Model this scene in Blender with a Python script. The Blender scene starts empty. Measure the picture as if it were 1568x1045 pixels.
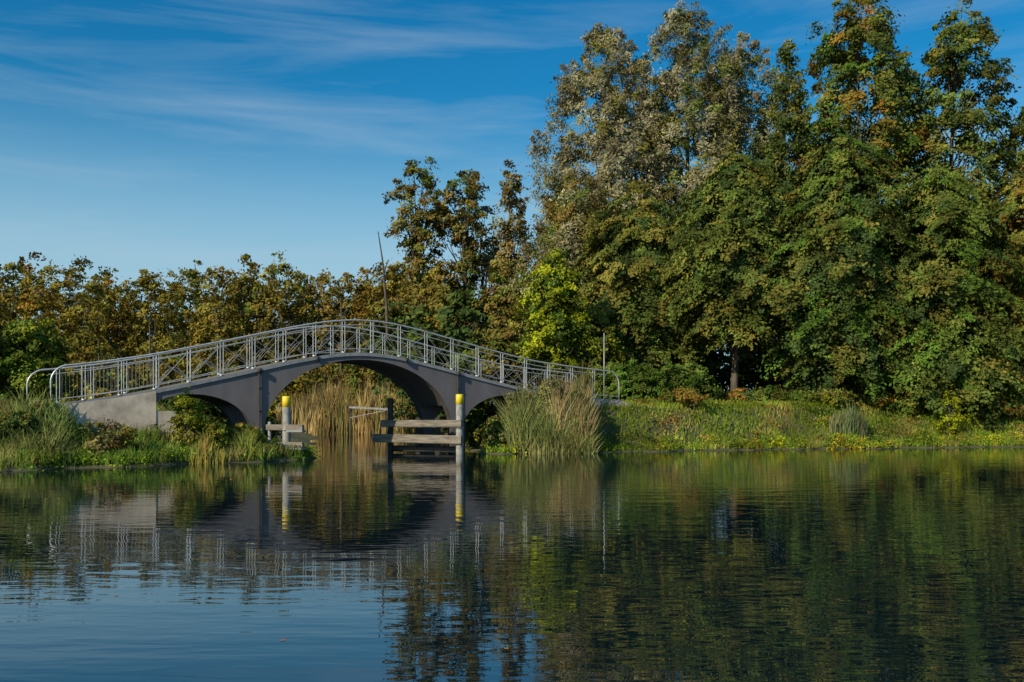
import bpy, math, numpy as np
from mathutils import Vector
F=1524.0; EYE=1.7; HZ=626.0
def bx(u,d): return (u-784.0)/F*d          # image pixel column at a chosen depth -> metres
def bz(v,d): return EYE+(HZ-v)*d/F
scene=bpy.context.scene
scene.view_settings.view_transform='Standard'; scene.view_settings.look='None'; scene.view_settings.exposure=0

# ---------------------------------------------------------------- helpers
class MB:
    def __init__(s): s.V=[];s.Q=[];s.M=[];s.C=[];s.S=[];s.n=0
    def add(s,v,q,mat=0,col=(1,1,1),smooth=False):
        v=np.asarray(v,float).reshape(-1,3); q=np.asarray(q,int).reshape(-1,4)
        s.V.append(v); s.Q.append(q+s.n); s.n+=len(v)
        s.M.append(np.full(len(q),mat,int)); s.S.append(np.full(len(q),smooth,bool))
        c=np.asarray(col,float)
        if c.ndim==1: c=np.tile(c,(len(q),1))
        s.C.append(c)
    def build(s,name,mats,loc=None):
        V=np.concatenate(s.V);Q=np.concatenate(s.Q);M=np.concatenate(s.M);C=np.concatenate(s.C);S=np.concatenate(s.S)
        if loc is not None: V=V-np.array(loc)
        me=bpy.data.meshes.new(name)
        me.vertices.add(len(V)); me.vertices.foreach_set("co",V.astype(np.float32).ravel())
        me.loops.add(len(Q)*4); me.loops.foreach_set("vertex_index",Q.astype(np.int32).ravel())
        me.polygons.add(len(Q)); me.polygons.foreach_set("loop_start",(np.arange(len(Q))*4).astype(np.int32))
        for m in mats: me.materials.append(m)
        me.polygons.foreach_set("material_index",M.astype(np.int32))
        me.polygons.foreach_set("use_smooth",S)
        me.update(calc_edges=True)
        a=me.attributes.new("tint",'FLOAT_COLOR','FACE')
        a.data.foreach_set("color",np.concatenate([C,np.ones((len(C),1))],1).astype(np.float32).ravel())
        ob=bpy.data.objects.new(name,me); scene.collection.objects.link(ob)
        if loc is not None: ob.location=loc
        return ob
def nrm(a): return a/np.maximum(np.linalg.norm(a,axis=-1,keepdims=True),1e-9)
def tube(mb,P,R,mat=0,sides=6,col=(1,1,1),smooth=True,cap=False):
    P=np.asarray(P,float); R=np.broadcast_to(np.asarray(R,float),(len(P),)).copy()
    if cap:
        P=np.vstack([P[:1],P,P[-1:]]); R=np.concatenate([[.0005],R,[.0005]])
    T=np.gradient(P,axis=0)
    if cap: T[0]=T[2];T[1]=T[2];T[-1]=T[-3];T[-2]=T[-3]
    T=nrm(T); ref=np.array([0,0,1.]) if abs(T[len(T)//2][2])<.9 else np.array([1.,0,0])
    A=nrm(np.cross(T,ref)); B=np.cross(T,A)
    th=np.arange(sides)/sides*2*math.pi
    V=P[:,None]+R[:,None,None]*(A[:,None]*np.cos(th)[None,:,None]+B[:,None]*np.sin(th)[None,:,None])
    n=len(P);i,j=np.meshgrid(np.arange(n-1),np.arange(sides),indexing='ij');j2=(j+1)%sides
    q=np.stack([i*sides+j,i*sides+j2,(i+1)*sides+j2,(i+1)*sides+j],-1).reshape(-1,4)
    mb.add(V.reshape(-1,3),q,mat,col,smooth)
def beam(mb,p,q,w,h,mat=0,col=(1,1,1)):
    p=np.array(p,float);q=np.array(q,float);t=nrm(q-p)
    ref=np.array([0,0,1.]) if abs(t[2])<.9 else np.array([0,1.,0])
    a=nrm(np.cross(t,ref));b=np.cross(a,t)
    c=.18*min(w,h); prof=[(-w/2+c,-h/2),(w/2-c,-h/2),(w/2,-h/2+c),(w/2,h/2-c),(w/2-c,h/2),(-w/2+c,h/2),(-w/2,h/2-c),(-w/2,-h/2+c)]
    V=[]
    for e,sc in ((p,.001),(p,1),(q,1),(q,.001)):
        for x,y in prof: V.append(e+a*x*sc+b*y*sc)
    Q=[[k*8+j,k*8+(j+1)%8,(k+1)*8+(j+1)%8,(k+1)*8+j] for k in range(3) for j in range(8)]
    mb.add(V,Q,mat,col)
def leaves(mb,P,L,asp,col,rng,up=.5,mat=0,out=None):
    n=len(P); N=rng.normal(size=(n,3))*.65; N[:,2]=np.abs(N[:,2])+up
    if out is not None: N=N+out
    N=nrm(N); T=nrm(np.cross(N,rng.normal(size=(n,3)))); B=np.cross(N,T)
    s=(L*rng.uniform(.6,1.35,n))[:,None]
    V=np.stack([P-T*s*.5,P+B*s*.5*asp-T*s*.06,P+T*s*.5,P-B*s*.5*asp-T*s*.06],1)
    q=np.arange(n*4).reshape(n,4)
    mb.add(V.reshape(-1,3),q,mat,col)
def blades(mb,P,h,w,lean,col,rng,mat=0):
    n=len(P); a=rng.uniform(0,2*math.pi,n); D=np.stack([np.cos(a),np.sin(a),0*a],1)
    b=rng.uniform(-.6,.6,n); W=np.stack([np.cos(b),np.sin(b),0*a],1)*(w/2)*rng.uniform(.7,1.3,n)[:,None]
    h=h*np.ones(n); Z=np.array([0,0,1.]); l=(lean*h*rng.uniform(.2,1.5,n))[:,None]
    M=P+Z*(h*.6)[:,None]+D*l*.35; Tp=P+Z*h[:,None]+D*l
    V=np.stack([P-W*.8,P+W*.8,M+W,M-W,Tp+W*.12,Tp-W*.12],1).reshape(-1,3)
    k=np.arange(n)[:,None]*6
    q=np.concatenate([k+np.array([[0,1,2,3]]),k+np.array([[3,2,4,5]])]); mb.add(V,q,mat,np.concatenate([col,col]))
GAIN=1.5
def jit(c,rng,n,a=.22):
    c=np.broadcast_to(np.asarray(c,float),(n,3)); f=rng.uniform(1-a,1+a,(n,1)); h=rng.normal(0,.07,(n,3))
    return np.clip(c*f*(1+h)*GAIN,.002,.8)

# ---------------------------------------------------------------- materials
def newmat(name):
    m=bpy.data.materials.new(name); m.use_nodes=True; nt=m.node_tree; return m,nt,nt.nodes['Principled BSDF']
def leafmat(name,trans=.22):
    m,nt,b=newmat(name); N=nt.nodes; l=nt.links; N.remove(b)
    at=N.new('ShaderNodeAttribute'); at.attribute_name='tint'
    tc=N.new('ShaderNodeTexCoord'); no=N.new('ShaderNodeTexNoise'); no.inputs['Scale'].default_value=.55; no.inputs['Detail'].default_value=1
    l.new(tc.outputs['Object'],no.inputs['Vector'])
    mr=N.new('ShaderNodeMapRange'); mr.inputs[1].default_value=.3; mr.inputs[2].default_value=.7; mr.inputs[3].default_value=.58; mr.inputs[4].default_value=1.36
    l.new(no.outputs['Fac'],mr.inputs[0])
    vm=N.new('ShaderNodeVectorMath'); vm.operation='SCALE'; l.new(at.outputs['Color'],vm.inputs[0]); l.new(mr.outputs[0],vm.inputs['Scale'])
    df=N.new('ShaderNodeBsdfDiffuse'); l.new(vm.outputs[0],df.inputs['Color'])
    tr=N.new('ShaderNodeBsdfTranslucent'); l.new(vm.outputs[0],tr.inputs['Color'])
    mx=N.new('ShaderNodeMixShader'); mx.inputs[0].default_value=trans
    l.new(df.outputs[0],mx.inputs[1]); l.new(tr.outputs[0],mx.inputs[2]); l.new(mx.outputs[0],N['Material Output'].inputs['Surface'])
    return m
def noisemat(name,c1,c2,scale=4,rough=.8,bump=.2,metal=0,sc=(1,1,1),detail=6,lo=.35,hi=.65):
    m,nt,b=newmat(name); N=nt.nodes; l=nt.links
    tc=N.new('ShaderNodeTexCoord'); mp=N.new('ShaderNodeMapping'); mp.inputs['Scale'].default_value=sc
    no=N.new('ShaderNodeTexNoise'); no.inputs['Scale'].default_value=scale; no.inputs['Detail'].default_value=detail; no.inputs['Roughness'].default_value=.65
    l.new(tc.outputs['Object'],mp.inputs[0]); l.new(mp.outputs[0],no.inputs['Vector'])
    cr=N.new('ShaderNodeValToRGB'); cr.color_ramp.elements[0].position=lo; cr.color_ramp.elements[1].position=hi
    cr.color_ramp.elements[0].color=(*c1,1); cr.color_ramp.elements[1].color=(*c2,1)
    l.new(no.outputs['Fac'],cr.inputs[0]); l.new(cr.outputs[0],b.inputs['Base Color'])
    bp=N.new('ShaderNodeBump'); bp.inputs['Strength'].default_value=bump; bp.inputs['Distance'].default_value=.03
    l.new(no.outputs['Fac'],bp.inputs['Height']); l.new(bp.outputs[0],b.inputs['Normal'])
    b.inputs['Roughness'].default_value=rough; b.inputs['Metallic'].default_value=metal
    return m
M_leaf=leafmat('foliage'); M_grass=leafmat('grass_blade',.25)
M_bark=noisemat('bark',(.04,.032,.022),(.13,.105,.075),6,.9,.6,sc=(1,1,.25))
M_ground=noisemat('ground_soil',(.045,.06,.015),(.12,.10,.045),1.3,.95,.4)
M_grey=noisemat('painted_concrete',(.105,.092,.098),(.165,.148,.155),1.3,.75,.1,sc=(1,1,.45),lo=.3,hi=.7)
M_soffshade=noisemat('shaded_soffit',(.022,.02,.019),(.06,.052,.046),2.2,.85,.2)  # arch underside and inner fill: concrete with the shade put into its colour
M_fascia=noisemat('fascia_steel',(.20,.20,.21),(.30,.30,.30),3,.5,.05)
M_conc=noisemat('abutment_concrete',(.40,.32,.25),(.70,.59,.47),1.9,.9,.4)
M_rail=noisemat('galvanised_steel',(.38,.39,.40),(.58,.58,.57),8,.38,.02,metal=.35)
M_brace=noisemat('brace_steel',(.22,.225,.23),(.34,.34,.34),8,.5,.02,metal=.2)
M_deck=noisemat('deck_planks',(.12,.10,.08),(.2,.17,.14),5,.8,.2)
M_yellow=noisemat('yellow_paint',(.72,.50,.015),(.85,.62,.03),7,.5,.05)
M_postc=noisemat('post_concrete',(.19,.185,.17),(.38,.37,.34),6,.85,.3)
M_timber=noisemat('weathered_timber',(.11,.09,.07),(.27,.23,.185),5,.85,.5,sc=(.4,.4,3))
M_dark=noisemat('tarred_timber',(.015,.014,.013),(.05,.045,.04),5,.7,.3)

# ---------------------------------------------------------------- terrain
polyL=[(-4000,-40),(-60,20),(-25,25),(-13.9,27),(-11,29.3),(-9,31.2),(-6.8,32.8),(-6.9,34),(-8.6,36),(-9.5,45),(-11,55),(-13,64),(-13,4000),(-4000,4000)]
polyR=[(-.9,37.2),(.5,37.9),(3,38.5),(5.7,39.3),(9,40.7),(14,42),(22.6,44),(60,47),(4000,60),(4000,4000),(-3,4000),(-3.5,60),(-3,50),(-1.6,42)]
polyB=[(-4000,66),(4000,66),(4000,4000),(-4000,4000)]
def sdpoly(x,y,poly):
    ins=np.zeros(x.shape,bool); dm=np.full(x.shape,1e9)
    for i in range(len(poly)):
        x1,y1=poly[i];x2,y2=poly[(i+1)%len(poly)]
        dx,dy=x2-x1,y2-y1; t=np.clip(((x-x1)*dx+(y-y1)*dy)/(dx*dx+dy*dy),0,1)
        dm=np.minimum(dm,np.hypot(x-x1-t*dx,y-y1-t*dy))
        if y1!=y2:
            c=((y1>y)!=(y2>y))&(x<(x2-x1)*(y-y1)/(y2-y1)+x1); ins^=c
    return np.where(ins,dm,-dm)
AX=np.array([.873,.487]); NX=np.array([-.487,.873]); P0=np.array([-14.36,31.0])
def land(x,y):
    w=.25*np.sin(x*1.7+y*.9)+.18*np.sin(x*3.9-y*2.3)+.12*np.sin(x*7.1+1.3)
    return np.maximum(np.maximum(sdpoly(x,y,polyL),sdpoly(x,y,polyR)),sdpoly(x,y,polyB))+w
def sst(t): t=np.clip(t,0,1); return t*t*(3-2*t)
def hgt(x,y):
    x=np.asarray(x,float);y=np.asarray(y,float); sd=land(x,y)
    W=np.where(x>-3,7.0,5.5); hm=np.where(x>-3,1.9,1.45)
    h=np.where(sd>0,.06+hm*sst(sd/W),np.maximum(-1.5,sd*.5+.06))
    rx,ry=x-P0[0],y-P0[1]; s=rx*AX[0]+ry*AX[1]; t=rx*NX[0]+ry*NX[1]-1.5
    sl=np.where(s<10,np.maximum(0,s+0.2),np.maximum(0,20.3-s)); d=np.hypot(np.maximum(0,np.abs(t)-1.3),sl*1.2)
    top=np.where(s<10,1.72,1.85); mound=top*np.exp(-(d/1.7)**2)*sst((sd-.05)/1.7)
    h=np.where(sd>0,np.maximum(h,mound),h)
    return h+np.where(sd>.6,.06*np.sin(x*1.3)*np.sin(y*1.1+x*.4),0)
gx=np.concatenate([-np.geomspace(3000,48,22),np.arange(-46,58,.4),np.geomspace(58,3000,22)])
gy=np.concatenate([-np.geomspace(1500,5,10),np.arange(0,22,2.),np.arange(22,80,.4),np.geomspace(81,3500,26)])
X,Y=np.meshgrid(gx,gy); Z=hgt(X,Y)
nx,ny=len(gx),len(gy);i,j=np.meshgrid(np.arange(ny-1),np.arange(nx-1),indexing='ij')
q=np.stack([i*nx+j,i*nx+j+1,(i+1)*nx+j+1,(i+1)*nx+j],-1).reshape(-1,4)
mb=MB(); mb.add(np.stack([X,Y,Z],-1).reshape(-1,3),q,0,(1,1,1),True); mb.build('ground',[M_ground])

# ---------------------------------------------------------------- water
m,nt,b=newmat('lake_water'); N=nt.nodes; l=nt.links
b.inputs['Base Color'].default_value=(.003,.011,.016,1); b.inputs['Roughness'].default_value=.005; b.inputs['IOR'].default_value=1.85
tc=N.new('ShaderNodeTexCoord')
def wn(sc,scale,detail,dist=0.):
    mp=N.new('ShaderNodeMapping'); mp.inputs['Scale'].default_value=sc; mp.inputs['Rotation'].default_value=(0,0,.12)
    no=N.new('ShaderNodeTexNoise'); no.inputs['Scale'].default_value=scale; no.inputs['Detail'].default_value=detail; no.inputs['Distortion'].default_value=dist
    l.new(tc.outputs['Object'],mp.inputs[0]); l.new(mp.outputs[0],no.inputs['Vector']); return no.outputs['Fac']
n1=wn((.5,1.6,1),1.3,1); n2=wn((1.0,3.2,1),2.2,1,.3); n3=wn((.05,.09,1),1.0,2)
def mth(op,a,b_):
    n=N.new('ShaderNodeMath'); n.operation=op
    for k,v in enumerate((a,b_)):
        if isinstance(v,(int,float)): n.inputs[k].default_value=v
        else: l.new(v,n.inputs[k])
    return n.outputs[0]
mr=N.new('ShaderNodeMapRange'); l.new(n3,mr.inputs[0]); mr.inputs[1].default_value=.38; mr.inputs[2].default_value=.62; mr.inputs[3].default_value=.4; mr.inputs[4].default_value=1.3
hh=mth('MULTIPLY',mth('ADD',n1,mth('MULTIPLY',n2,.4)),mr.outputs[0])
bp=N.new('ShaderNodeBump'); bp.inputs['Strength'].default_value=1; bp.inputs['Distance'].default_value=.007; l.new(hh,bp.inputs['Height']); l.new(bp.outputs[0],b.inputs['Normal'])
mb=MB(); mb.add([(-3000,-1500,0),(3000,-1500,0),(3000,3500,0),(-3000,3500,0)],[[0,1,2,3]]); mb.build('water',[m])

# ---------------------------------------------------------------- bridge
def W3(s,t,z): return np.array([P0[0]+AX[0]*s+NX[0]*t,P0[1]+AX[1]*s+NX[1]*t,z])
zs=np.array([-3,-1,0,1.6,3.14,5.25,6.35,7.37,8.5,9.4,10.3,11.2,12.1,13.2,14.25,15.3,17.4,19.0,20.5,21.6,23.6])
zz=np.array([1.72,1.78,1.83,2.04,2.32,2.80,3.06,3.31,3.55,3.69,3.74,3.69,3.55,3.31,3.08,2.84,2.42,2.25,2.12,2.05,1.98])
_sf=np.linspace(-3,23.6,540); _zf=np.interp(_sf,zs,zz); k=np.hanning(41);k/=k.sum(); _zf=np.convolve(np.pad(_zf,20,mode='reflect',reflect_type='odd'),k,'valid')
def zd(s): return np.interp(s,_sf,_zf)
BW=3.0
def ell(s,c,a,z0,bb): return z0+bb*np.sqrt(np.maximum(0,1-((s-c)/a)**2))
S=np.unique(np.concatenate([np.linspace(2.5,18.1,200),[6.249,6.251,6.689,6.691,13.849,13.851,14.299,14.301]])
 )
def intr(s):
    b=np.full(s.shape,-1.2)
    b=np.where((s>6.69)&(s<13.85),ell(s,10.27,3.58,.9,2.57),b)
    b=np.where(s<6.25,ell(s,4.3,1.95,.9,1.28),b)
    b=np.where(s>14.3,ell(s,16.25,1.95,.9,1.32),b); return b
def solid(mb,S,top,bot,t0,t1,mat,matb=None):
    V=[];n=len(S)
    for t,a in ((t0,top),(t1,top),(t1,bot),(t0,bot)):
        V.append(np.stack([P0[0]+AX[0]*S+NX[0]*t,P0[1]+AX[1]*S+NX[1]*t,a],1))
    V=np.concatenate(V);i=np.arange(n-1);Q=[]
    for a_,b_ in ((0,1),(1,2),(3,0)): Q.append(np.stack([a_*n+i,a_*n+i+1,b_*n+i+1,b_*n+i],1))
    Q.append(np.array([[0,n,2*n,3*n],[n-1,2*n-1,3*n-1,4*n-1]])); mb.add(V,np.concatenate(Q),mat)
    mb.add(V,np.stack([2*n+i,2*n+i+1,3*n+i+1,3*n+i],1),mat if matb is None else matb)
parent=bpy.data.objects.new('arch_footbridge',None); scene.collection.objects.link(parent)
def child(ob): ob.parent=parent; return ob
mb=MB(); top=zd(S)-.02; bot=np.minimum(intr(S),top-.12)
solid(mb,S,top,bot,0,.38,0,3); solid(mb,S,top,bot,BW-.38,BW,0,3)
ib=np.maximum(np.where(bot>1.75,bot+.03,top-.45),1.7); ib=np.minimum(ib,top-.1)
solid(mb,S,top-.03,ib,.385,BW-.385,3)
for sp in (6.5,14.07):
    z1=zd(sp)-.12
    tube(mb,[W3(sp,-.06,-.5),W3(sp,-.06,z1)],.035,2,8)
    tube(mb,[W3(sp,-.09,z1-.05),W3(sp,-.09,z1+.1)],.08,2,8,cap=True)
    for zc in (.7,1.6,2.4): tube(mb,[W3(sp,-.06,zc),W3(sp,-.06,zc+.05)],.05,2,8,cap=True)
for sp in (8.55,11.95):
    z1=zd(sp)-.1; tube(mb,[W3(sp,-.08,z1-.08),W3(sp,-.08,z1+.1)],.06,2,8,cap=True)
child(mb.build('arch_walls',[M_grey,M_fascia,M_dark,M_soffshade]))
mb=MB(); S2=np.linspace(-.1,21.7,160); solid(mb,S2,zd(S2),zd(S2)-.12,-.05,-.003,0); solid(mb,S2,zd(S2),zd(S2)-.12,BW+.003,BW+.05,0)
child(mb.build('deck_fascia',[M_fascia]))
mb=MB(); S3=np.linspace(-.1,21.7,160); solid(mb,S3,zd(S3)-.008,zd(S3)-.045,.002,BW-.002,0); child(mb.build('deck',[M_deck]))
mb=MB()
S4=np.linspace(-1.2,3.12,20); solid(mb,S4,zd(S4)-.05,np.full(20,-.8),-.06 -.0,BW+.06,0)
S4=np.linspace(3.121,3.75,4); solid(mb,S4,np.full(4,1.62),np.full(4,-.8),-.04,BW+.04,0)
S4=np.linspace(18.0,21.8,12); solid(mb,S4,zd(S4)-.05,np.full(12,-.8),-.06,BW+.06,0)
S4=np.linspace(21.801,23.3,8); solid(mb,S4,np.linspace(1.98,1.6,8),np.full(8,-.5),-.06,.25,0)
child(mb.build('abutments',[M_conc]))
def railing(name,t,sa,sb):
    mb=MB(); H=1.17
    def path(h,a,b,n=120): s=np.linspace(a,b,n); return [W3(x,t,zd(x)+h) for x in s]
    r=.55
    for h,ra,mar in ((H,.03,r),(H-.17,.015,r+.1)):
        P=path(h,sa+mar,sb-mar)
        if h==H:
            arcL=[W3(sa+r-r*math.sin(a),t,zd(sa+r)*1+h-r+r*math.cos(a)) for a in np.linspace(math.pi/2,0.08,9)]
            arcR=[W3(sb-r+r*math.sin(a),t,zd(sb-r)+h-r+r*math.cos(a)) for a in np.linspace(.08,math.pi/2,9)]
            P=[W3(sa,t,zd(sa)-.1)]+arcL+P+arcR+[W3(sb,t,zd(sb)-.1)]
        tube(mb,P,ra,0,8)
    tube(mb,path(.14,sa,sb),.015,0,6)
    posts=np.arange(sa+.95,sb-.5,1.075)
    for kx,s in enumerate(posts):
        for o in (-.05,.05): 
            tube(mb,[W3(s+o,t,zd(s)-.1),W3(s+o,t,zd(s)+H)],.015,0,6)
        tube(mb,[W3(s,t,zd(s)+.0),W3(s,t,zd(s)+.05)],.08,0,8,cap=True)
    for a,b_ in zip(posts[:-1],posts[1:]):
        z0=zd(a)+.14;z1=zd(b_)+.14;hh=H-.31; w=b_-a
        if 2.6<a<18.3:
            tube(mb,[W3(a+.05,t,z0),W3(b_-.05,t,z1+hh)],.0085,1,5)
            tube(mb,[W3(a+.05,t,z0+hh),W3(b_-.05,t,z1)],.0085,1,5)
            A=[W3(a+.05+(w-.1)*u,t+.01,z0+(z1-z0)*u+hh*.55*math.sin(math.pi*u)) for u in np.linspace(0,1,9)]; tube(mb,A,.007,1,5)
        else:
            for u in np.linspace(0,1,10)[1:-1]:
                tube(mb,[W3(a+w*u,t,z0+(z1-z0)*u),W3(a+w*u,t,z0+(z1-z0)*u+hh)],.004,1,4)
    child(mb.build(name,[M_rail,M_brace]))
railing('railing_front',.02,0,21.57); railing('railing_back',BW-.02,-.5,21.5)

# ---------------------------------------------------------------- mooring posts, fenders
def post(u,d,vt,r=.14,name='mooring_post'):
    x=bx(u,d);zt=bz(vt,d);mb=MB()
    tube(mb,[(x,d,-1.2),(x,d,zt-.37)],r,0,14); tube(mb,[(x,d,zt-.368),(x,d,zt-.03),(x,d,zt)],[r*1.04,r*1.04,r*.85],1,14,cap=True)
    for z in (.35,.95): tube(mb,[(x,d,z),(x,d,z+.07)],r*1.12,2,14,cap=True)
    return mb
mb=post(439,33.7,607); x=bx(439,33.7)
for z in (1.06,.47):
    beam(mb,(x-.72,33.9,z),(x+.62,33.4,z),.12,.2,3); beam(mb,(x+.1,33.5,z-.12),(x+.66,33.36,z-.12),.3,.07,2)
tube(mb,[(x-.66,34.05,-1),(x-.66,34.05,1.25)],.06,2,8,cap=True)
mb.build('mooring_post',[M_postc,M_yellow,M_fascia,M_timber])
mb=post(704,36.9,604); mb.build('mooring_post',[M_postc,M_yellow,M_fascia,M_timber])
mb=MB(); xa=bx(703,36.7); xb=bx(572,38.2); xb2=bx(584,38.0)
beam(mb,(xa+.1,36.72,bz(649,36.7)),(xb2,38,bz(649,38)),.16,.27,0)
beam(mb,(xa+.1,36.70,bz(674,36.7)),(xb,38.2,bz(671,38.2)),.18,.32,0)
for u,d,v in ((597,38.2,610),(640,37.9,640),(670,37.5,640),(708,37.0,640)):
    beam(mb,(bx(u,d),d+.2,-1),(bx(u,d),d+.2,bz(v,d)),.2,.2,1)
beam(mb,(bx(600,38.2),38.6,.16),(bx(706,37),37.4,.16),.4,.22,1)
mb.build('timber_fender',[M_timber,M_dark])
mb=MB(); d=62
for u in (537,592): beam(mb,(bx(u,d),d,-1),(bx(u,d),d,bz(622,d)),.08,.08,1)
beam(mb,(bx(535,d),d-.12,bz(624,d)),(bx(594,d),d-.12,bz(627,d)),.06,.13,0)
tube(mb,[(bx(537,d),d-.1,bz(640,d)),(bx(592,d),d-.1,bz(629,d))],.03,0,6)
mb.build('mooring_barrier',[M_postc,M_dark])
mb=MB(); d=43; tube(mb,[(bx(925,d),d,hgt(bx(925,d),d)-.2),(bx(925,d),d,bz(510,d))],.028,0,8,cap=True)
mb.build('signal_pole',[M_brace])

# ---------------------------------------------------------------- trees
PROF={'broad':[(0,.6),(.2,1),(.5,.95),(.75,.7),(.92,.35),(1,.08)],
 'cone':[(0,.75),(.25,1),(.5,.8),(.75,.5),(.92,.22),(1,.04)],
 'skirt':[(0,.92),(.2,1),(.45,.92),(.7,.7),(.9,.4),(1,.1)],
 'umbr':[(0,.45),(.12,.8),(.3,1),(.5,.92),(.7,.7),(.9,.4),(1,.1)],
 'tall':[(0,.6),(.3,1),(.6,.95),(.8,.72),(.93,.42),(1,.1)],
 'tuft':[(0,.3),(.3,.55),(.45,.4),(.6,.9),(.8,1),(1,.35)]}
def crown(mb,rng,c,zb,zt,R,prof,pal,ncl,nlf,L,style,clen,asp=.55):
    n=ncl; pf=np.array(PROF[prof])
    t=rng.uniform(0,1,n*3); rr=np.interp(t,pf[:,0],pf[:,1]); keep=rng.uniform(0,1,n*3)<rr**1.2+.05; t=t[keep][:n];rr=rr[keep][:n]; n=len(t)
    a=rng.uniform(0,2*math.pi,n); ph=rng.uniform(0,6,4)
    lump=1+.17*np.sin(2*a+ph[0]+t*5)+.14*np.sin(3*a+ph[1]-t*9)+.11*np.sin(5*a+ph[2]+t*14)
    rad=R*rr*lump*np.sqrt(rng.uniform(.18,1,n))*.86
    O=np.stack([np.cos(a),np.sin(a),0*a],1)
    C=np.array([c[0],c[1],0])+O*rad[:,None]; C[:,2]=zb+(zt-zb)*t
    if style=='up': D=nrm(O*.45+np.array([0,0,1.])*rng.uniform(.4,1.2,(n,1))+rng.normal(0,.25,(n,3))); dr=.15
    elif style=='droop': D=nrm(O+np.array([0,0,-.05])+rng.normal(0,.3,(n,3))*[1,1,.5]); dr=.6
    else: D=nrm(O*.7+rng.normal(0,.5,(n,3))+np.array([0,0,.3])); dr=.3
    Ls=clen*rng.uniform(.6,1.35,n)*(1-.35*t)
    C=C-D*(Ls*.4)[:,None]
    Sd=nrm(np.cross(D,[0,0,1.])); U=np.cross(Sd,D)
    N=n*nlf; k=np.repeat(np.arange(n),nlf); u=rng.beta(1.5,1.3,N)
    g=rng.normal(0,1,(N,2)); wd=(Ls[k]*.26*(1.2-.9*u)); th=wd*(.32 if style=='droop' else .68)
    P=C[k]+D[k]*(u*Ls[k])[:,None]+Sd[k]*(g[:,0]*wd)[:,None]+U[k]*(g[:,1]*th)[:,None]; P[:,2]-=dr*u*u*Ls[k]
    P[:,2]=np.maximum(P[:,2],.1)
    pal=np.array(pal); w=rng.uniform(0,1,n)**1.3; i0=rng.integers(0,len(pal),n); i1=rng.integers(0,len(pal),n)
    cc=(pal[i0]*(1-w[:,None]*.5)+pal[i1]*w[:,None]*.5)*rng.uniform(.72,1.25,(n,1))
    leaves(mb,P,L,asp,jit(cc[k],rng,N,.3),rng,.25 if style!='up' else .05,0,(O*1.05)[k])
    return C
def trunk(mb,rng,base,zt,r,C,nlimb,fork=False):
    zb=base[2]-.3; H=zt-zb; n=10; tt=np.linspace(0,1,n); w=np.cumsum(rng.normal(0,.007*H,(n,2)),0)*(tt[:,None]**.5)
    T=np.stack([base[0]+w[:,0],base[1]+w[:,1],zb+H*.84*tt],1); tube(mb,T,r*(1-tt*.93)+.012,1,8)
    if len(C)==0: return
    for k in rng.choice(len(C),min(nlimb,len(C)),replace=False):
        c=C[k]; f=np.clip((c[2]-zb)/(H*.84)-rng.uniform(.1,.28),.08,.92); p=np.array([np.interp(f,tt,T[:,m]) for m in range(3)])
        mid=(p+c)/2+np.array([0,0,-.06*np.linalg.norm(c-p)]); rr=r*(1-f)*.42+.025
        U=np.linspace(0,1,6)[:,None]; Q=(1-U)**2*p+2*U*(1-U)*mid+U**2*c
        tube(mb,Q,np.linspace(rr,.012,6),1,5)
OL=(.130,.116,.024); OG=(.080,.102,.020); DG=(.040,.062,.018); YG=(.20,.215,.012); OR=(.185,.100,.018); BR=(.136,.094,.026); SG=(.195,.175,.098); GO=(.158,.122,.018); MG=(.062,.105,.016)
def tree(name,u,d,vt,hw,vb,prof,pal,ncl,nlf,L,style,clen,seed,limbs=25,tr=1.0,asp=.55):
    rng=np.random.default_rng(seed); x=bx(u,d); zt=bz(vt,d); zb=bz(vb,d); R=hw*d/F; z0=float(hgt(x,d)); zb=max(zb,z0+.2)
    mb=MB(); C=crown(mb,rng,(x,d),zb,zt,R,prof,pal,ncl,nlf,L,style,clen,asp)
    trunk(mb,rng,(x,d,z0),zt,(.012*(zt-z0)+.05)*tr,C,limbs)
    return mb.build(name,[M_leaf,M_bark],loc=(x,d,z0))
W1=[SG,OL,SG,SG,OL]; W2=[SG,SG,SG,OL,OG]; A1=[OG,DG,OL,OG]; A2=[DG,OG,OL,OR,OG,MG]; L1=[OG,OL,DG,OG]
tree('willow_tree',925,62,44,108,540,'tall',W1,660,125,.24,'up',1.9,1,30,1,.35)
tree('willow_tree',1048,64,14,124,540,'tall',W2,760,125,.24,'up',1.9,2,30,1,.35)
tree('willow_tree',1135,67,58,85,420,'tall',[SG,SG,OG],380,110,.25,'up',1.9,3,30,1,.35)
tree('poplar_tree',1205,60,66,50,400,'cone',[OG,OL,DG],170,90,.21,'up',1.7,4,35)
tree('alder_tree',1318,58,-10,122,480,'tall',A2,640,125,.22,'mix',1.8,5,45)
tree('alder_tree',1470,56,-2,94,500,'tall',A1,350,110,.22,'mix',1.7,6,55)
tree('alder_tree',1590,57,150,110,560,'tall',[GO,OL,OG],300,110,.23,'mix',1.8,7,40)
tree('willow_tree',880,58,262,85,560,'tall',[SG,OL,BR,OG],420,110,.22,'up',1.8,8,25,1,.35)
tree('linden_tree',985,54,280,108,560,'broad',[OL,OG,OL,DG],450,130,.20,'droop',1.7,9,25)
tree('linden_tree',1125,51.5,235,120,515,'umbr',L1,520,140,.19,'droop',1.8,10,25)
tree('linden_tree',1290,50,205,140,585,'umbr',[OG,MG,OL,DG,DG],680,140,.19,'droop',1.8,11,25)
tree('linden_tree',1440,49.5,255,135,610,'skirt',[OG,OL,DG,OG,MG],660,140,.19,'droop',1.8,12,25)
tree('linden_tree',1585,50,230,110,600,'skirt',[OL,OG,OR,OG],400,130,.2,'droop',1.8,13,25)
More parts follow.
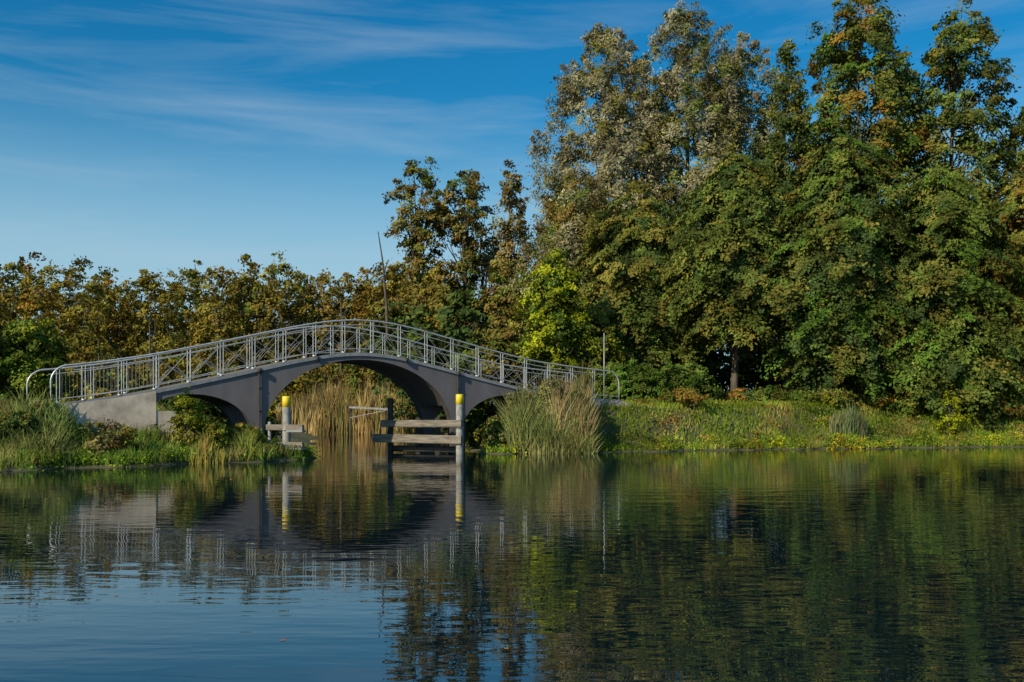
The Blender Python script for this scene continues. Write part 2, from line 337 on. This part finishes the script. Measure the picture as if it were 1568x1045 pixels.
tree('birch_tree',850,49,385,50,560,'broad',[YG,YG,OG,MG],190,120,.18,'mix',1.3,14,20,.8)
tree('birch_tree',905,50,470,48,600,'broad',[YG,OG,OL],140,110,.18,'mix',1.3,15,15,.8)
tree('pine_tree',642,70,246,50,520,'tuft',[OL,BR,OG],120,90,.24,'mix',1.7,16,60,1.2)
tree('pine_tree',712,70,252,40,500,'tuft',[OL,OG,BR],90,90,.24,'mix',1.5,17,50,1.2)
tree('poplar_tree',785,69,244,36,480,'cone',[OL,BR,SG],95,80,.24,'up',1.5,28,50,1.4)
tree('alder_tree',745,72,310,30,500,'tall',[SG,OL],50,70,.24,'up',1.5,19,30)
tree('alder_tree',680,68,400,60,600,'broad',[OL,GO,BR],220,100,.24,'mix',1.6,20,20)
tree('alder_tree',770,62,400,60,600,'broad',[OL,OG,BR],220,100,.24,'mix',1.6,21,20)
tree('alder_tree',610,74,410,55,600,'broad',[GO,BR,OL],190,100,.26,'mix',1.6,22,20)
tree('hazel_shrub',48,46,485,58,615,'broad',[(.17,.19,.018),OG,MG],150,100,.18,'mix',1.3,23,15,.6)
tree('hazel_shrub',-60,44,480,60,615,'broad',[OL,OG,MG],110,100,.2,'mix',1.3,24,15,.6)
tree('linden_tree',1760,52,150,130,600,'skirt',[OL,OG,DG],240,100,.28,'droop',2,25,20)

# distant tree line
rng=np.random.default_rng(50); mb=MB(); mt=[]
for k in range(72):
    d=rng.uniform(76,98); u=-310+ (k/71)*985+rng.uniform(-8,8); vt=rng.uniform(392,426)-8*math.sin(u*.021); hw=rng.uniform(36,52); x=bx(u,d)
    pal=[[GO,BR,OL],[GO,OL,OL],[OL,OG,GO],[OR,GO,OL]][rng.integers(0,4)]
    C=crown(mb,rng,(x,d),1.2,bz(vt,d),hw*d/F,'broad',pal,112,44,.31,'mix',1.8)
    trunk(mb,rng,(x,d,1.4),bz(vt+14,d),.14,C,6)
mb.build('distant_trees',[M_leaf,M_bark])
# understory behind
rng=np.random.default_rng(51); mb=MB()
for k in range(30):
    d=rng.uniform(60,72); u=600+(k/29)*1050; vt=rng.uniform(430,520); x=bx(u,d)
    crown(mb,rng,(x,d),1.4,bz(vt,d),rng.uniform(45,70)*d/F,'broad',[DG,DG,DG,OG],65,38,.4,'mix',2.0)
for k in range(24):
    d=rng.uniform(67,74); u=60+(k/23)*600; x=bx(u,d)
    crown(mb,rng,(x,d),1.2,bz(rng.uniform(520,570),d),rng.uniform(35,60)*d/F,'broad',[BR,OG,GO,OL],50,45,.3,'mix',1.6)
for u,d,v in ((300,38.5,604),(345,40.5,606),(255,40,600),(385,42,628)):  # dark shrubs added so the left side arch looks shaded inside
    crown(mb,rng,(bx(u,d),d),.4,bz(v,d),1.3,'broad',[DG,DG,OG],70,60,.16,'mix',.9)
mb.build('understory_shrubs',[M_leaf,M_bark])
# hedge by the right bridgehead
rng=np.random.default_rng(52); mb=MB()
for k in range(9):
    u=935+k*17; d=46.5+rng.uniform(-.5,.8); crown(mb,rng,(bx(u,d),d),1.2,bz(548+rng.uniform(0,14),d),1.15,'broad',[MG,OG,MG],75,85,.14,'mix',.7)
mb.build('hedge',[M_leaf])
# dead snag
mb=MB(); d=68; P=[(bx(597,d),d,1),(bx(592,d),d,bz(470,d)),(bx(586,d),d,bz(400,d)),(bx(579,d),d,bz(355,d))]; tube(mb,P,[.13,.10,.06,.03],0,7)
tube(mb,[(bx(588,d),d,bz(420,d)),(bx(594,d),d,bz(398,d))],[.04,.02],0,5); mb.build('dead_tree_snag',[M_bark])
for u,vt,d in ((228,488,74),(521,455,70),(150,520,72)):
    mb=MB(); x=bx(u,d); tube(mb,[(x,d,1),(x+.1,d,bz(vt+40,d)),(x+.05,d,bz(vt,d))],[.12,.08,.04],0,6); tube(mb,[(x+.1,d,bz(vt+40,d)),(x+.5,d,bz(vt+15,d))],[.05,.015],0,5); mb.build('dead_tree_snag',[M_bark])

# ---------------------------------------------------------------- low vegetation
def scatter(rng,n,x0,x1,y0,y1,f=lambda x,y,sd:sd>.0):
    x=rng.uniform(x0,x1,n);y=rng.uniform(y0,y1,n);sd=land(x,y); rx,ry=x-P0[0],y-P0[1]; s=rx*AX[0]+ry*AX[1]; t=rx*NX[0]+ry*NX[1]
    k=f(x,y,sd)&~((t>-.12)&(t<BW+.1)&(s>-1.3)&(s<23.4)); x,y=x[k],y[k]; return np.stack([x,y,hgt(x,y)-.02],1),sd[k]
rng=np.random.default_rng(60); mb=MB()
def patchcol(P,cols,rng):
    f=.5+.25*np.sin(P[:,0]*.9+P[:,1]*.5)+.25*np.sin(P[:,0]*2.3-P[:,1]*1.7)+rng.normal(0,.2,len(P)); cols=np.array(cols); i=np.clip((f*len(cols)).astype(int),0,len(cols)-1); return cols[i]
P,sd=scatter(rng,90000,-3,34,37,54,lambda x,y,sd:(sd>.05)&(sd<9)); blades(mb,P,rng.uniform(.10,.30,len(P)),.03,.5,jit(patchcol(P,[(.10,.15,.014),(.16,.19,.018),(.12,.17,.018),(.21,.18,.04)],rng),rng,len(P)),rng)
P,sd=scatter(rng,75000,-26,-6,24,40,lambda x,y,sd:(sd>.05)&(sd<8)); blades(mb,P,rng.uniform(.15,.5,len(P)),.025,.5,jit(patchcol(P,[(.07,.12,.02),(.12,.15,.03),(.08,.14,.02),(.17,.15,.05)],rng),rng,len(P)),rng)
mb.build('grass',[M_grass])
def herbs(name,rng,C,h,r,nl,L,cols,asp=.6):
    mb=MB(); n=len(C); k=np.repeat(np.arange(n),nl); g=rng.normal(0,1,(n*nl,2))*.5; hh=h*np.ones(n); rr=r*np.ones(n)
    u=rng.uniform(0,1,n*nl)**.8; P=C[k]+np.stack([g[:,0]*rr[k]*(1.1-.5*u),g[:,1]*rr[k]*(1.1-.5*u),u*hh[k]],1)
    leaves(mb,P,L,asp,jit(cols[k],rng,n*nl,.3),rng,.6); return mb.build(name,[M_leaf])
C,sd=scatter(rng,2800,-2,36,36,49,lambda x,y,sd:(sd>-.15)&(sd<1.1)); cols=patchcol(C,[(.25,.26,.012),(.12,.18,.02),(.28,.22,.02),(.08,.13,.02),(.20,.25,.015)],rng)
herbs('bank_plants',rng,C,rng.uniform(.15,.65,len(C))**1.2,.38,45,.1,cols)
C,sd=scatter(rng,600,3,36,39,50,lambda x,y,sd:(sd>1.2)&(sd<7)); cols=patchcol(C,[(.10,.14,.02),(.18,.19,.03),(.09,.14,.02),(.23,.13,.03)],rng)
herbs('bank_plants',rng,C,rng.uniform(.15,.45,len(C)),.45,40,.11,cols)
C,sd=scatter(rng,1100,-24,-6,24,36,lambda x,y,sd:(sd>-.3)&(sd<1.4)); cols=patchcol(C,[(.11,.22,.012),(.18,.25,.015),(.07,.14,.02),(.2,.23,.02)],rng)
herbs('bank_plants',rng,C,rng.uniform(.15,.45,len(C)),.36,70,.085,cols)
C,sd=scatter(rng,420,-24,-7,26,36,lambda x,y,sd:(sd>1.2)&(sd<5)); cols=patchcol(C,[(.09,.13,.03),(.16,.16,.04),(.09,.15,.03),(.18,.13,.04)],rng)
herbs('bank_plants',rng,C,rng.uniform(.2,.55,len(C)),.4,60,.09,cols)
def bush(name,u,d,vt,hw,pal,ncl,seed,L=.11,cl=.6):
    rng=np.random.default_rng(seed); x=bx(u,d); z0=float(hgt(x,d)); mb=MB(); C=crown(mb,rng,(x,d),z0+.1,max(bz(vt,d),z0+.7),hw*d/F,'tall',pal,ncl,55,L,'mix',cl); trunk(mb,rng,(x,d,z0),max(bz(vt,d)-.3,z0+.4),.05,C,18); mb.build(name,[M_leaf,M_bark])
bush('bramble_shrub',155,29.6,632,24,[(.17,.11,.05),(.15,.13,.05),OL],22,70)
bush('bramble_shrub',190,30.2,655,24,[(.16,.12,.05),OL,GO],22,71)
bush('elder_shrub',288,31.8,600,30,[(.16,.17,.02),YG,OL,MG],52,72)
bush('elder_shrub',330,32,650,36,[OG,(.17,.18,.02),GO],44,73)
bush('bramble_shrub',30,29.5,645,40,[OG,OL,DG],44,74)
bush('elder_shrub',372,33,668,26,[YG,GO,OG],30,78)
bush('willow_shrub',735,40.5,618,34,[DG,OG,MG],75,75)
bush('willow_shrub',758,38.6,640,26,[DG,OG,OL],50,79)
bush('bramble_shrub',1045,43.5,606,40,[OR,OL,OG],60,76)
bush('bramble_shrub',1455,45.5,600,22,[YG,YG],40,77)
# shrubs along the foot of the wood
rs=np.random.default_rng(95)
for k,(u,v,hw) in enumerate(((1085,596,34),(1135,606,30),(1180,594,36),(1228,604,30),(1275,612,34),(1330,606,36),(1395,620,34),(1500,622,30),(1545,610,34))):
    bush('bramble_shrub',u,48.2+rs.uniform(-.8,.8),v,hw,[[OG,DG,MG],[OG,OL,MG],[YG,OG,OL],[DG,OG,OR]][rs.integers(0,4)],60,200+k,.13,.8)
# reeds
rng=np.random.default_rng(80); mb=MB()
def reed(u0,u1,d0,d1,n,hm,cols,w=.035,lean=.22):
    uu=rng.uniform(u0,u1,n); dd=rng.uniform(d0,d1,n); x=bx(uu,dd); e=1-np.abs((uu-(u0+u1)/2)/((u1-u0)/2))**3
    rx,ry=x-P0[0],dd-P0[1]; t=rx*NX[0]+ry*NX[1]; s=rx*AX[0]+ry*AX[1]; k=~((t>-.1)&(t<BW+.1)&(s<23.5)); x,dd,e=x[k],dd[k],e[k]; n=len(x)
    P=np.stack([x,dd,np.maximum(hgt(x,dd),-.3)-.03],1); lump=1+.16*np.sin(x*5)+.12*np.sin(x*11+dd*3)
    blades(mb,P,hm*(.4+.6*e)*rng.uniform(.45,1.08,n)*lump,w,lean,jit(patchcol(P,cols,rng),rng,n,.3),rng)
reed(780,850,37.6,39.8,2600,2.2,[(.12,.14,.045),(.17,.17,.06),(.10,.13,.035)],.032,.4)
reed(822,905,38.0,40.4,3800,2.3,[(.30,.21,.10),(.22,.18,.07),(.14,.15,.05),(.34,.25,.12)],.03,.28)
reed(785,912,37.5,39.2,3200,1.3,[(.26,.20,.09),(.14,.16,.04),(.20,.19,.07)],.032,.5)
mb.build('reeds',[M_grass]); 
for u,v,hw,sd_ in ((803,590,32,90),(842,576,32,91),(880,600,20,92),(790,635,24,93)):
    bush('willow_shrub',u,38.8,v,hw,[(.15,.16,.055),(.11,.14,.04),(.20,.18,.07)],72,sd_,.12,.8)
mb=MB()
reed(425,640,65.5,69,5200,2.9,[(.27,.18,.07),(.22,.155,.06),(.14,.13,.04),(.30,.215,.09)],.06,.2)
mb.build('reeds',[M_grass]); mb=MB()
reed(1270,1330,44,45.2,700,1.2,[(.10,.12,.05),(.15,.15,.06)]); reed(290,345,30.6,31.6,260,.8,[(.12,.15,.03),(.2,.17,.04)]); reed(0,115,28.3,31,1200,.8,[(.08,.12,.035),(.13,.145,.045)],.03,.5); reed(340,400,31.6,32.8,500,.8,[(.24,.19,.04),(.12,.14,.03)],.03,.4)
mb.build('reeds',[M_grass])
# floating leaves
mb=MB(); n=18; P=np.stack([rng.uniform(-7,8,n),rng.uniform(6,24,n),np.full(n,.006)],1); s=.028
T=rng.normal(size=(n,3));T[:,2]*=.1;T=nrm(T);B=np.cross(T,[0,0,1.])
V=np.stack([P-T*s,P+B*s*.6,P+T*s,P-B*s*.6],1); mb.add(V.reshape(-1,3),np.arange(n*4).reshape(n,4),0,jit((.25,.11,.03),rng,n)); mb.build('floating_leaves',[M_leaf])

# ---------------------------------------------------------------- light, sky, camera
sd=Vector((-.68,-.68,.0)).normalized(); el=math.radians(29)
d3=Vector((sd.x*math.cos(el),sd.y*math.cos(el),math.sin(el)))
L=bpy.data.lights.new('sun','SUN'); L.energy=5; L.angle=math.radians(.5); L.color=(1,.88,.67)
o=bpy.data.objects.new('sun',L); scene.collection.objects.link(o); o.rotation_euler=(-d3).to_track_quat('-Z','Y').to_euler()
w=bpy.data.worlds.new("World"); scene.world=w; w.use_nodes=True; N=w.node_tree.nodes; l=w.node_tree.links; bg=N['Background']
sk=N.new('ShaderNodeTexSky'); sk.sky_type='NISHITA'; sk.sun_disc=False; sk.sun_elevation=el; sk.sun_rotation=math.atan2(sd.x,sd.y)%(2*math.pi); sk.air_density=1.0; sk.dust_density=.6; sk.ozone_density=3
hs=N.new('ShaderNodeHueSaturation'); hs.inputs['Saturation'].default_value=1.4; l.new(sk.outputs[0],hs.inputs['Color'])
tn=N.new('ShaderNodeMixRGB'); tn.blend_type='MULTIPLY'; tn.inputs[0].default_value=1; tn.inputs[2].default_value=(.36,.98,.94,1); l.new(hs.outputs[0],tn.inputs[1])
tc=N.new('ShaderNodeTexCoord'); mp=N.new('ShaderNodeMapping'); mp.inputs['Scale'].default_value=(1.3,1.3,12); mp.inputs['Rotation'].default_value=(0,.05,.0); mp.inputs['Location'].default_value=(2.3,.4,.9)
no=N.new('ShaderNodeTexNoise'); no.inputs['Scale'].default_value=2.0; no.inputs['Detail'].default_value=6; no.inputs['Roughness'].default_value=.55; no.inputs['Distortion'].default_value=.4
l.new(tc.outputs['Generated'],mp.inputs[0]); l.new(mp.outputs[0],no.inputs['Vector'])
mr=N.new('ShaderNodeMapRange'); mr.inputs[1].default_value=.46; mr.inputs[2].default_value=.85; mr.inputs[3].default_value=0; mr.inputs[4].default_value=.48; l.new(no.outputs['Fac'],mr.inputs[0])
# horizon haze by elevation
sx=N.new('ShaderNodeSeparateXYZ'); l.new(tc.outputs['Generated'],sx.inputs[0])
hz=N.new('ShaderNodeMapRange'); hz.interpolation_type='SMOOTHSTEP'; hz.inputs[1].default_value=.08; hz.inputs[2].default_value=.31; hz.inputs[3].default_value=.92; hz.inputs[4].default_value=0; l.new(sx.outputs['Z'],hz.inputs[0])
mh=N.new('ShaderNodeMixRGB'); mh.inputs[2].default_value=(3.2,4.8,5.9,1); l.new(hz.outputs[0],mh.inputs[0]); l.new(tn.outputs[0],mh.inputs[1])
mx=N.new('ShaderNodeMixRGB'); mx.inputs[2].default_value=(3.7,4.8,5.7,1); l.new(mr.outputs[0],mx.inputs[0]); l.new(mh.outputs[0],mx.inputs[1]); l.new(mx.outputs[0],bg.inputs[0]); bg.inputs[1].default_value=.12
cam=bpy.data.cameras.new('camera'); co=bpy.data.objects.new('camera',cam); scene.collection.objects.link(co); co.location=(0,0,EYE); co.rotation_euler=(math.pi/2,0,0)
cam.sensor_width=36; cam.lens=35; cam.shift_y=103.5/1568; cam.clip_end=8000; scene.camera=co
